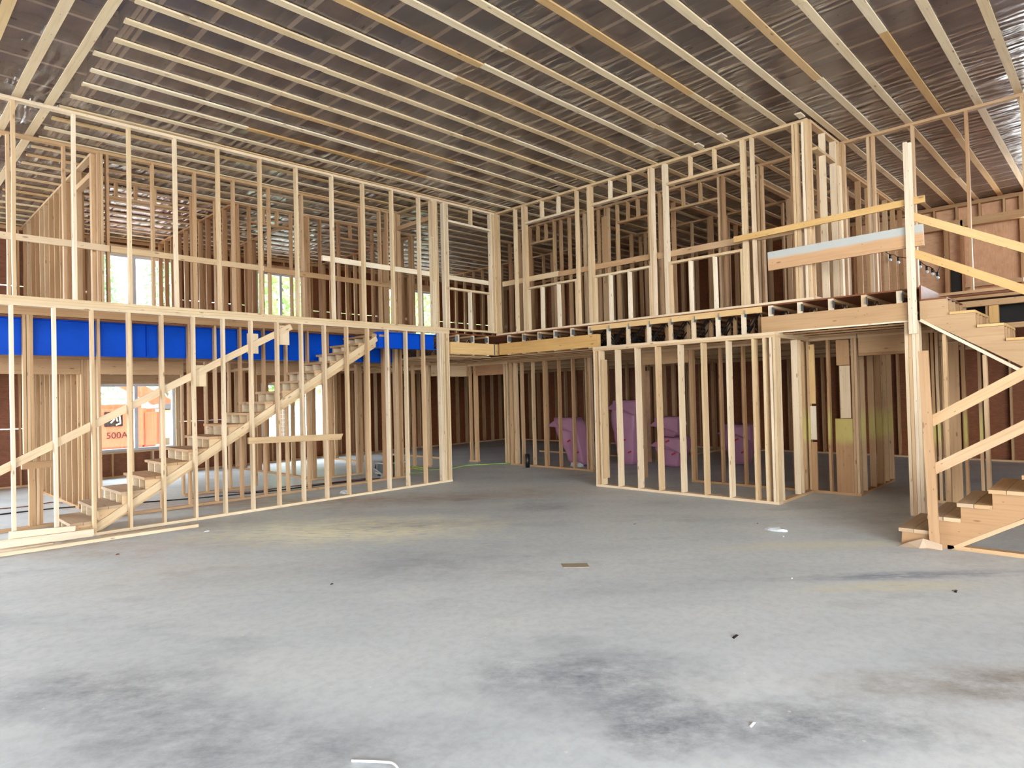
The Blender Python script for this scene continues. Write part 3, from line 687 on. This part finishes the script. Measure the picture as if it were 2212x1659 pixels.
B2.studs([.62, .66, -.62, -.85, -1.26, -1.62, -1.80, -1.85, -3.05, -4.32, -4.94, -5.0, -5.5, -5.9, -6.24, -6.28, -6.62, -6.68, -7.2, -7.84, -8.44, -9.05])
B2.bar('nailed_block', -1.72, -1.86, 3.0, 4.0, -.0, .02); B2.bar('nailed_block', -1.72, -1.86, 4.15, 5.2, -.0, .02)
bx('top_rail', dk, (10.62, -11, 2.79), (10.72, -7.52, 2.83), 'mid'); bx('top_rail', dk, (10.60, -11, 2.68), (10.70, -7.52, 2.76), 'mid')
bx('lower_rail', dk, (10.62, -11, 2.36), (10.72, -8.1, 2.43), 'mid'); bx('dark_gap_panel', dk, (10.9, -11, 2.44), (10.91, -7.55, 2.80), 'black')  # black sheet stands in for the shade of the open truss zone
for yy in (-7.72, -7.98, -8.5): bx('block', dk, (10.62, yy-.04, 2.44), (10.70, yy, 2.675), 'mid')
bx('block', dk, (10.60, -8.12, 2.44), (10.70, -8.02, 2.675), 'gold')
RU = Wall('wall_return_upper', 'short upper return wall at the outer end of the right front wall', 'x', -6.235, .089, 9.35, 10.6, DK, None, 'pale', 1, 1)
RU.studs([9.38, 9.95, 10.42, 10.57]); RU.bar('header', 9.6, 10.4, 5.04, 5.08); RU.bar('corner_plank', 10.44, 10.54, 2.91, 5.0, -.038, .036)
# deeper upper walls
cross('wall_deep_upper', 'third upper stud wall, deep in the rooms on the right', 13.2, -5.6, 6.0, DK, None, 'mid', .406, [(-2.2, -1.3), (1.0, 1.9)])
for (yy, lb) in ((-.9, 'upper room divider nearest the inner corner'), (-2.95, 'upper room divider behind the middle opening'), (-4.6, 'upper room divider behind the last opening'), (1.6, 'upper room divider beyond the inner corner')):
    W = Wall('wall_divider_upper', lb, 'x', yy, .089, 10.72, 16.4, DK, None, 'mid', 1, 1); W.row(11.0, 16.3, .406, [(11.8, 12.7)])
W = Wall('wall_divider_upper', 'upper room divider at the right end with dark studs', 'x', -5.9, .089, 12.3, 16.4, DK, None, 'mid', 1, 1); W.row(12.9, 16.3, .61)

# lower right
L1 = Wall('wall_right_lower', 'front lower stud wall on the right, standing forward on the slab', 'y', 9.0, .14, -5.78, -2.62, 0, 2.43, 'pale', 2, 1)
L1.studs([-2.64, -2.68, -2.75, -3.10, -3.49, -3.88, -4.28, -4.67, -5.07, -5.46, -5.62, -5.72, -5.76])
L1.stud(-2.80, .15, 2.2, 'nailed_block')
L2 = Wall('wall_return_lower', 'short lower return wall right of the forward stud wall', 'x', -5.78, .089, 9.12, 10.36, 0, 2.43, 'pale', 2, 1)
L2.studs([9.2, 9.86, 9.98])
L3 = Wall('wall_hall_lower', 'second lower stud wall on the right, with a doorway header and yellow sprayed studs', 'y', 10.38, .089, -6.45, -2.66, 0, 2.43, 'mid', 2, 1, bot=[(-6.45, -3.70), (-2.75, -2.66)])
L3.opening(-3.70, -2.75, 2.13, .22, kings=2); L3.row(-5.50, -3.95, .406)
L3.studs([-5.63, -5.67, -5.74], mat='spray'); L3.stud(-6.03, mat='spray')
L3.bar('plank', -5.84, -5.76, .04, .78, -.0, .03, 'mid'); L3.bar('plank', -5.84, -5.76, .82, 1.34, -.0, .03, 'white'); L3.bar('plank', -5.84, -5.76, 1.38, 2.30, -.0, .03, 'gold')
L3.bar('plank', -6.36, -6.12, .04, 1.15, 0, .03, 'spray'); L3.bar('plank', -6.34, -6.20, 1.16, 1.95, 0, .03, 'pale'); L3.bar('plank', -6.34, -6.16, 1.96, 2.34, 0, .03, 'tan')
L3.studs([-6.38, -6.42])
L4 = Wall('wall_doorway_lower', 'lower return wall receding behind the wide doorway on the right', 'x', -6.44, .089, 10.47, 12.35, 0, 2.43, 'mid', 2, 1)
L4.studs([10.5, 10.75, 11.25, 11.65, 11.72, 12.0, 12.32], mat='spray')
L5 = Wall('wall_lintel_lower', 'stud wall end with big header beside the right stairs', 'y', 10.38, .089, -8.05, -6.46, 0, 2.43, 'mid', 2, 1, bot=[(-8.05, -7.3)])
L5.bar('header', -7.33, -6.47, 2.125, 2.354); L5.bar('header_plate', -7.33, -6.47, 2.085, 2.123, mat='tan')
L5.studs([-7.35, -7.39, -7.45, -7.75, -7.92, -7.99], mat='spray'); L5.bar('plank', -7.70, -7.50, .04, 2.2, 0, .03, 'mid')
L6 = Wall('wall_far_lower', 'short lower stud wall right of the dark corridor opening', 'y', 10.6, .089, -1.36, 1.01, 0, 2.43, 'mid', 2, 1)
L6.studs([.98, .94, .84, .80, .62, .28, -.06, -.10, -.48, -.86, -1.23, -1.29, -1.33])
L7 = Wall('wall_corridor_lower', 'lower wall with dark doorways at the end of the corridor', 'y', 10.62, .089, 1.05, 6.7, 0, 2.43, 'mid', 2, 1, bot=[(2.15, 2.45), (3.4, 6.7)])
L7.bar('header', 1.2, 2.15, 2.11, 2.354, mat='tan'); L7.bar('header', 2.45, 3.4, 2.11, 2.354, mat='tan'); L7.studs([1.10, 1.18, 2.18, 2.22, 2.4, 3.42, 3.46]); L7.row(4.1, 6.6, .61)
cross('wall_deep_lower', 'deep lower stud wall running across the rooms on the right', 13.4, -1.0, 2.6, 0, 2.43, 'mid', .61, [(1.2, 2.2)])
W = Wall('wall_deep_lower', 'deep lower stud wall behind the pink bags', 'x', -1.52, .089, 12.9, 16.4, 0, 2.43, 'mid', 2, 1, bot=[(12.9, 16.4)]); W.row(12.92, 16.3, .406, [(14.6, 15.4)])
p_ = tag(bx('osb_panel', None, (12.75, -1.425, 0), (12.762, -1.2, 2.1), 'osb_lit'), 'narrow bright OSB strip standing between studs above the pink bags', 'panel')

# ---------------- right stairs ----------------
# corner post
t = thing('corner_post', 'built-up stud post carrying the deck corner by the right stairs', 'post', (9.2, -7.4, 0))
for k_ in range(4): lumber('stud', t, (9.27, -7.345-.04*k_, 0), (9.27, -7.345-.04*k_, 2.44), (1, 0, 0), .139, .037, 'pale', 3, .002)
for k_ in range(2): lumber('stud', t, (9.42+.001*k_, -7.40-.04*k_, 0), (9.42, -7.40-.04*k_, 2.44), (1, 0, 0), .12, .037, 'mid', 3, .002)
# upper guard
t = thing('guard_rail', 'temporary guard rail with wide two-tone plank along the upper deck edge', 'railing', (9.15, -7.4, 2.27))
lumber('post_board', t, (9.128, -7.417, 2.27), (9.128, -7.417, 4.66), (0, 1, 0), .045, .04, 'white', 3, .002)
lumber('post_board', t, (9.128, -7.463, 2.27), (9.128, -7.463, 4.64), (0, 1, 0), .043, .04, 'white', 3, .002)
lumber('rail', t, (9.17, -5.16, 3.868), (9.17, -7.60, 3.922), (0, 0, 1), .085, .036, 'gold', 4, .002)
lumber('plank', t, (9.17, -5.66, 3.459), (9.17, -7.575, 3.484), (0, 0, 1), .265, .036, 'frost')
lumber('rail', t, (9.17, -7.43, 3.75), (9.17, -9.40, 2.67), (0, 0, 1), .095, .036, 'gold', 4, .002)
lumber('rail', t, (9.17, -7.47, 3.27), (9.17, -9.40, 2.19), (0, 0, 1), .098, .036, 'gold', 4, .002)
# upper flight
t = thing('staircase', 'upper wooden flight descending right from the deck corner', 'staircase', (9.2, -7.5, 1.5))
n_ = 7
for xs in (9.20, 9.45, 9.70, 9.95, 10.18):
    pts = [(-7.50, 2.46), (-7.50, 2.675), (-7.785, 2.675)]
    for k_ in range(n_):
        yk = -7.80-.265*k_; pts += [(yk, 2.475-.178*k_), (yk-.262, 2.475-.178*k_)]
    ye = -7.80-.265*n_; pts += [(ye, 2.475-.178*n_-.08), (ye+.10, 2.475-.178*n_-.12)]
    prism('stringer', t, pts, 'x', xs, xs+.038, 'mid' if xs > 9.3 else 'mid')
for k_ in range(n_):
    yk = -7.80-.265*k_; bx('tread', t, (9.165, yk-.262, 2.475-.178*k_), (10.24, yk-.012, 2.505-.178*k_), 'gold')
bx('landing_edge', t, (9.2, -7.52, 2.68), (10.24, -7.502, 2.87), 'osb')
bx('landing_tread', t, (9.19, -7.785, 2.677), (10.24, -7.525, 2.695), 'osb')
lumber('stringer_plate', t, (9.245, -7.50, 2.44), (9.245, -9.60, .98), (1, 0, 0), .10, .036, 'white', 3, .001)
for (yy, mt) in ((-7.74, 'mid'), (-8.13, 'mid'), (-8.53, 'pale'), (-8.93, 'mid')):
    zt = 2.41-.695*(-7.50-yy); lumber('support_stud', t, (9.26, yy, 0.0), (9.26, yy, zt), (1, 0, 0), .089, .038, mt, 3, .002)
bx('landing_platform', t, (7.6, -10.7, 1.36), (10.25, -9.68, 1.40), 'osb')
for (xx, yy) in ((7.7, -9.75), (7.7, -10.6), (10.2, -9.75), (10.2, -10.6), (8.9, -10.6)): bx('landing_leg', t, (xx-.045, yy-.045, 0), (xx+.045, yy+.045, 1.36), 'pale')
# lower flight
t = thing('staircase', 'lower wooden flight at the right edge with treads of two boards', 'staircase', (7.55, -7.6, 0))
n_ = 8
for xs in (7.56, 7.9, 8.2, 8.46):
    pts = [(-7.59, 0)]
    for k_ in range(n_):
        yk = -7.60-.255*k_; zk = .165+.1525*k_-.038; pts += [(yk, zk), (yk-.255, zk)]
    ye = -7.60-.255*n_; pts += [(ye, .165+.1525*n_-.33), (-7.60-.42, 0)]
    prism('stringer', t, pts, 'x', xs, xs+.038, 'mid')
for k_ in range(n_):
    yk = -7.575-.255*k_; zk = .165+.1525*k_
    bx('tread', t, (7.525, yk-.135, zk-.037), (8.52, yk, zk), 'old' if k_ < 3 else 'mid'); bx('tread', t, (7.525, yk-.278, zk-.037), (8.52, yk-.14, zk), 'mid' if k_ else 'old')
lumber('stringer_rail', t, (7.60, -8.05, .02), (7.60, -9.62, .96), (1, 0, 0), .089, .038, 'mid', 3, .002)
lumber('post_board', t, (7.51, -7.895, .0), (7.51, -7.85, 1.98), (0, 1, 0), .085, .036, 'mid', 3, .002)
lumber('handrail', t, (7.545, -7.86, 1.245), (7.545, -9.6, 2.32), (0, 0, 1), .10, .034, 'mid', 3, .002)
lumber('handrail', t, (7.545, -7.87, .765), (7.545, -9.6, 1.83), (0, 0, 1), .10, .034, 'mid', 3, .002)
bx('floor_plate', t, (7.56, -9.6, 0), (7.65, -7.99, .038), 'mid')
vs = [(7.36, -7.60, .003), (7.40, -7.78, .003), (7.44, -7.97, .003), (7.487, -7.96, .05), (7.485, -7.80, .09), (7.485, -7.66, .03), (7.44, -7.84, .012)]
tag(mesh_obj('paper_scrap', vs, [(0, 1, 6, 4, 5), (1, 2, 3, 4, 6)], M['kraft']), 'torn kraft paper under the foot of the right stairs', 'paper')

# ---------------- small things ----------------
def bag(label, loc, size, lean, seed, red=True, group=None):
    rr = random.Random(seed); t = thing('insulation_bag', label, 'bag', loc, group)
    bm = bmesh.new(); bmesh.ops.create_cube(bm, size=1); bmesh.ops.subdivide_edges(bm, edges=bm.edges, cuts=9, use_grid_fill=True)
    from mathutils import noise as N_
    for v in bm.verts:
        p = v.co.copy(); r = Vector((p.x, p.y, 0)); 
        k_ = max(abs(p.x), abs(p.y)); rad = (p.x**2+p.y**2)**.5
        if rad > 0: f = .75+.25*k_/rad; p.x *= f; p.y *= f
        taper = .62+.38*min(1, (p.z+.5)*1.6)
        if p.z > .42: taper *= .9
        p.x *= taper; p.y *= taper
        q = Vector((p.x*size[0], p.y*size[1], (p.z+.5)*size[2]))
        nn = N_.noise(q*5+Vector((seed, 0, 0)))*.035+N_.noise(q*13+Vector((seed, 3, 0)))*.018
        q += Vector((p.x, p.y, .2)).normalized()*nn
        q.x += lean[0]*q.z; q.y += lean[1]*q.z; v.co = q
    mn = min(v.co.z for v in bm.verts)
    for v in bm.verts: v.co.z -= mn
    me = bpy.data.meshes.new('bag_body'); bm.to_mesh(me); bm.free(); me.materials.append(M['pink']); me.shade_smooth()
    o = bpy.data.objects.new('bag_body', me); C.objects.link(o); o.parent = t
    # folded flap at the top
    L = Vector(loc); top = L+Vector((lean[0]*size[2], lean[1]*size[2], size[2]))
    s0 = size[0]*.4; s1 = size[1]*.45
    fv = [top+Vector((-s0, s1, -.06)), top+Vector((-s0*1.3, -s1*1.25, -.02)), top+Vector((-s0*1.55, -s1*1.35, -.30)), top+Vector((-s0*1.35, s1*1.5, -.18)), top+Vector((-s0*1.6, .1*s1, -.20))]
    mesh_obj('bag_flap', fv, [(0, 1, 2, 4), (0, 4, 3)], M['pink'], t, None, top)
    if red:
        for i in range(3):
            yy = L.y+(i-1)*size[1]*.2; z = .28+.26*i; xx = L.x-size[0]*.5*(.62+.38*min(1, z/size[2]*1.6))+lean[0]*z-.035
            lumber('red_mark', t, (xx-.012, yy+lean[1]*z, z), (xx-.012, yy-.09+lean[1]*z, z+.04), (0, 0, 1), .035, .004, 'red')
bag('leaning pink insulation bag seen through the short lower stud wall', (11.45, -.38, 0), (.45, .62, 1.06), (-.12, .22), 3)
bag('tallest pink insulation bag behind the forward stud wall', (12.1, -1.25, 0), (.5, .62, 1.42), (0, 0), 8)
bag('pink insulation bag lying right of the tallest one', (12.3, -2.25, 0), (.55, .6, .62), (0, 0), 14)
bag('pink insulation bag perched on the lying one', (12.3, -2.2, .63), (.5, .55, .42), (0, 0), 21, False)
bag('rightmost dim pink insulation bag by the doorway', (13.3, -3.3, 0), (.5, .6, .85), (0, 0), 31)
# film scraps under the bags
def scrap(name, label, cat, x, y, r, h, mat, seed, z0=.002):
    rr = random.Random(seed); vs = [(x, y, z0+h)]; n_ = 11
    for k_ in range(n_):
        a = 2*math.pi*k_/n_; q = r*rr.uniform(.55, 1.1); vs.append((x+math.cos(a)*q*.6, y+math.sin(a)*q, z0+h*rr.uniform(.3, .9)))
    for k_ in range(n_):
        a = 2*math.pi*k_/n_; q = r*rr.uniform(1.0, 1.4); vs.append((x+math.cos(a)*q*.6, y+math.sin(a)*q, z0))
    fs = [(0, 1+k_, 1+(k_+1) % n_) for k_ in range(n_)]+[(1+k_, 1+n_+k_, 1+n_+(k_+1) % n_, 1+(k_+1) % n_) for k_ in range(n_)]
    return tag(mesh_obj(name, vs, fs, M[mat]), label, cat)
scrap('film_scrap', 'crumpled clear film at the foot of the leaning pink bag', 'plastic', 11.15, -.5, .16, .10, 'poly_bag', 1)
scrap('film_scrap', 'small crumpled clear plastic on the slab in front of the right wall', 'plastic', 7.38, -6.38, .11, .035, 'poly_bag', 2)
scrap('film_scrap', 'crumpled film between the left front wall studs on the floor', 'plastic', 5.9, .45, .10, .05, 'poly_bag', 9)
c_ = mesh_obj('board_scrap', [(4.72, -5.36, .006), (4.89, -5.54, .006), (4.80, -5.64, .006), (4.63, -5.46, .006), (4.72, -5.36, .001), (4.89, -5.54, .001), (4.80, -5.64, .001), (4.63, -5.46, .001)],
    [(3, 2, 1, 0), (4, 5, 6, 7), (0, 1, 5, 4), (1, 2, 6, 5), (2, 3, 7, 6), (3, 0, 4, 7)], M['cardboard'])
tag(c_, 'flat brown rectangular scrap in the middle of the slab', 'scrap')
tag(tube('pipe_stub', None, [(10.41, .30, 0), (10.41, .30, .30)], .05, 'black', 16), 'short black pipe stub rising from the slab near the corridor', 'pipe')
tag(tube('plastic_strip', None, smooth_path([(1.56, -6.74, .006), (1.64, -6.86, .012), (1.66, -6.93, .02), (1.64, -7.02, .01)]), .006, 'whitep', 6), 'white bent strip at the bottom edge of the slab', 'strip')
for i, (x, y, s_, mt, lb) in enumerate([(2.94, -4.2, .022, 'black', 'small black lump on the slab left of centre'), (6.05, -8.30, .03, 'black', 'dark splinter on the slab at the right'),
        (7.62, -6.05, .02, 'rcord', 'tiny brown chip beyond the crumpled plastic'), (4.06, -7.40, .03, 'black', 'thin dark bent chip on the right half of the slab'),
        (7.12, -6.55, .02, 'whitep', 'small white pellet beside the crumpled plastic'), (6.7, -4.9, .025, 'galv', 'shiny nail near the forward stud wall'),
        (2.0, -1.35, .03, 'rcord', 'brown wood chip in front of the left wall boards'), (3.05, -7.95, .022, 'whitep', 'white chip among dark scuffs in the foreground'),
        (5.6, -7.2, .02, 'whitep', 'white chip on the right half of the slab'), (3.1, -.9, .03, 'whitep', 'white sliver before the left wall')]):
    vv = [(x+a*s_*(1.4 if i % 2 else .8), y+b_*s_*.6, .001+c2*s_*.35) for a, b_, c2 in ((-1, -.6, 0), (1, -.3, 0), (.8, .7, 0), (-.7, .6, 0), (-.4, 0, 1), (.4, .1, 1))]
    tag(mesh_obj('debris_chip', vv, [(3, 2, 1, 0), (0, 1, 5, 4), (1, 2, 5), (2, 3, 4, 5), (3, 0, 4)], M[mt]), lb, 'debris')
# table saw
t = thing('table_saw', 'grey jobsite table saw lying on the floor behind the left studs', 'saw', (7.75, 1.75, 0))
bx('body', t, (7.62, 1.62, .03), (8.02, 2.0, .26), 'grey'); bx('table', t, (7.58, 1.58, .262), (8.06, 2.04, .285), 'lgrey')
bx('motor', t, (7.66, 1.66, .286), (7.82, 1.82, .42), 'black'); bx('fence_rail', t, (7.56, 1.56, .05), (7.6, 2.02, .08), 'lgrey')
for (xx, yy) in ((7.64, 1.64), (8.0, 1.64), (7.64, 1.98), (8.0, 1.98)): bx('foot', t, (xx-.02, yy-.02, 0), (xx+.02, yy+.02, .03), 'black')
tube('stand_leg', t, [(7.35, 1.5, .02), (7.6, 1.62, .16)], .012, 'lgrey'); tube('stand_leg', t, [(7.35, 1.75, .2), (7.6, 1.7, .03)], .012, 'lgrey'); tube('stand_leg', t, [(7.3, 1.6, .22), (7.55, 1.95, .24)], .012, 'black')
# cords
def cord(label, pts, rad, mat): tag(tube('extension_cord', None, smooth_path(pts), rad, mat, 6), label, 'cord')
cord('lime green extension cord looping on the slab near the corridor', [(8.2, 1.9, .01), (8.45, 1.55, .01), (8.7, 1.75, .06), (8.55, 2.05, .10), (8.75, 1.9, .01), (9.3, 1.62, .01), (9.9, 1.75, .01), (10.3, 1.5, .01), (10.9, 1.15, .01)], .008, 'lime')
cord('black extension cord along the floor behind the left staircase', [(1.2, 3.0, .01), (2.2, 2.95, .01), (3.4, 2.35, .01), (4.4, 1.95, .01), (5.4, 1.75, .01), (6.4, 1.72, .01), (7.4, 1.55, .01)], .011, 'black')
cord('thin dark red cord beside the black one behind the left staircase', [(4.6, 2.3, .01), (5.0, 1.95, .01), (5.6, 2.05, .01), (6.3, 1.85, .01), (7.2, 1.8, .01)], .008, 'rcord')
cord('thin brown cord on the bright floor at the far left', [(1.2, 3.9, .01), (1.9, 3.6, .01), (2.3, 3.75, .01), (2.42, 3.5, .01)], .008, 'rcord')
# string lights
t = thing('string_lights', 'string of bare bulbs hanging before the bright OSB wall', 'string lights', (14.5, -6.4, 4.2))
bl = [(-5.98, 4.15), (-6.12, 4.08), (-6.49, 3.93), (-6.60, 3.82), (-6.69, 3.76), (-6.77, 3.68)]
path = [(14.5, -5.7, 4.5)]
for (y, z) in bl: path += [(14.5, y+.06, z+.16), (14.5, y, z+.11)]
path += [(14.5, -6.9, 4.1)]
tube('cord', t, smooth_path(path, 5), .007, 'black', 6)
for (y, z) in bl:
    s_ = tube('socket', t, [(14.5, y, z+.11), (14.5, y, z+.03)], .022, 'black', 10)
    bm = bmesh.new(); bmesh.ops.create_uvsphere(bm, u_segments=12, v_segments=8, radius=.034)
    for v in bm.verts:
        if v.co.z > 0: v.co.x *= 1-.5*v.co.z/.034; v.co.y *= 1-.5*v.co.z/.034; v.co.z *= 1.3
    me = bpy.data.meshes.new('bulb'); bm.to_mesh(me); bm.free(); me.materials.append(M['poly_bag']); me.shade_smooth()
    o = bpy.data.objects.new('bulb', me); C.objects.link(o); o.parent = s_; o.location = Vector((14.5, y, z))-wloc(s_)

# ---------------- outside ----------------
t = thing('excavator', 'orange excavator parked outside the left ground floor window', 'excavator', (5.2, 10.9, -.2))
def rbx(nm, lo, hi, mat, bev=.05):
    bm = bmesh.new(); bmesh.ops.create_cube(bm, size=1); lo = Vector(lo); hi = Vector(hi)
    for v in bm.verts: v.co = Vector(((v.co.x)*(hi.x-lo.x), v.co.y*(hi.y-lo.y), v.co.z*(hi.z-lo.z)))
    bmesh.ops.bevel(bm, geom=bm.edges, offset=bev, segments=2, affect='EDGES')
    me = bpy.data.meshes.new(nm); bm.to_mesh(me); bm.free(); me.materials.append(M[mat]); o = bpy.data.objects.new(nm, me); C.objects.link(o)
    o.parent = t; o.location = (lo+hi)/2-t.location; return o
rbx('counterweight', (4.2, 10.4, .35), (5.75, 12.2, 1.62), 'orange', .12); rbx('engine_hood', (5.6, 10.5, .35), (6.1, 12.1, 1.48), 'orange', .10)
rbx('side_panel', (6.1, 10.5, .62), (7.0, 12.0, 1.42), 'yellow', .04); rbx('vent_grille', (6.12, 10.46, 1.44), (6.9, 11.9, 1.60), 'grey', .02)
rbx('track', (4.1, 10.35, -.2), (7.3, 10.85, .32), 'black', .12); rbx('track', (4.1, 11.8, -.2), (7.3, 12.3, .32), 'black', .12)
rbx('cab', (7.05, 10.6, .4), (8.3, 11.9, 2.5), 'grey', .1)
emb = rbx('emblem', (4.68, 10.375, 1.02), (5.12, 10.405, 1.42), 'black', .012)
lumber('boom', t, (6.6, 11.2, 1.5), (4.3, 11.4, 2.9), (0, 0, 1), .36, .25, 'orange'); lumber('boom', t, (4.3, 11.4, 2.9), (3.2, 11.4, 1.9), (0, 0, 1), .28, .22, 'orange')
for (a, b_) in (((4.74, 1.30), (4.92, 1.22)), ((4.92, 1.22), (4.83, 1.12)), ((4.86, 1.36), (5.04, 1.30)), ((5.04, 1.30), (5.06, 1.10)), ((5.06, 1.10), (4.95, 1.06)), ((4.96, 1.26), (4.99, 1.16))):
    lumber('emblem_stroke', emb, (a[0], 10.368, a[1]), (b_[0], 10.368, b_[1]), (0, 0, 1) if abs(a[0]-b_[0]) > abs(a[1]-b_[1]) else (1, 0, 0), .035, .006, 'yellow')
cu = bpy.data.curves.new('model_number', 'FONT'); cu.body = '500A'; cu.size = .24; cu.extrude = .004; to = bpy.data.objects.new('model_number', cu); C.objects.link(to)
cu.materials.append(M['black']); dg = bpy.context.evaluated_depsgraph_get(); me = bpy.data.meshes.new_from_object(to.evaluated_get(dg)); me.name = 'model_number'; bpy.data.objects.remove(to)
to = bpy.data.objects.new('model_number', me); C.objects.link(to)
to.parent = t; to.location = Vector((4.72, 10.39, .70))-t.location; to.rotation_euler = (math.pi/2, 0, 0)
def tree(label, x, y, h, r, seed, conifer, group):
    rr = random.Random(seed); t = thing('tree', label, 'tree', (x, y, -.2), group)
    tube('trunk', t, [(x, y, -.2), (x+rr.uniform(-.1, .1), y, h*.5), (x, y, h*.92)], .13, 'bark', 8)
    vs = []; fs = []
    for k_ in range(3600):
        f = rr.random(); z = h*(.18+.8*f); rad = r*(1-f*.9) if conifer else r*math.sin(math.pi*(.12+.8*f))
        a = rr.uniform(0, 2*math.pi); q = rad*rr.random()**.5; c_ = Vector((x+math.cos(a)*q, y+math.sin(a)*q, z-(.25*q if conifer else 0)))
        d1 = Vector((rr.uniform(-1, 1), rr.uniform(-1, 1), rr.uniform(-1, 1))).normalized()*.13; d2 = d1.cross(Vector((rr.random(), rr.random(), 1))).normalized()*(.05 if conifer else .1)
        k0 = len(vs); vs += [c_-d1, c_+d2, c_+d1, c_-d2]; fs.append((k0, k0+1, k0+2, k0+3))
    mesh_obj('foliage', vs, fs, M['needle' if conifer else 'leaf'], t, None, Vector((x, y, 0)))['kind'] = 'stuff'
    if conifer: pass
for i, (x, y, h, r, cf) in enumerate([(5.6, 15.5, 9, 1.4, 1), (8.6, 18, 10, 1.6, 1), (12.2, 15.5, 8, 1.9, 0), (16.2, 18, 9, 2.0, 0), (19.8, 16, 8, 2.2, 0), (24.0, 19, 9, 2.0, 0), (6.6, 24, 11, 2.2, 0), (30, 22, 9, 2.4, 0)]):
    tree(['conifer outside the far left upper window, nearer one', 'taller conifer outside the far left upper window', 'leafy green tree outside the middle upper window', 'leafy tree right of the middle upper window',
          'leafy tree seen through the narrow upper window', 'leafy tree seen through the upper window by the corner', 'leafy tree far behind the conifers', 'leafy tree farthest to the right outside'][i], x, y, h, r, 40+i, cf, None)
t = thing('site_fence', 'wire mesh site fence outside the second ground floor window', 'fence', (10, 11, -.2))
for x in (9.6, 11.6, 13.6): tube('post', t, [(x, 11, -.2), (x, 11, 1.9)], .03, 'galv')
bs = []
for i in range(40): bs.append(((9.6+.1*i, 11, 0), (9.6+.1*i, 11, 1.85), (1, 0, 0), .008, .008))
for i in range(14): bs.append(((9.6, 11, .1+.13*i), (13.6, 11, .1+.13*i), (0, 0, 1), .008, .008))
merged('wire_mesh', t, bs, 'galv', 'stuff')
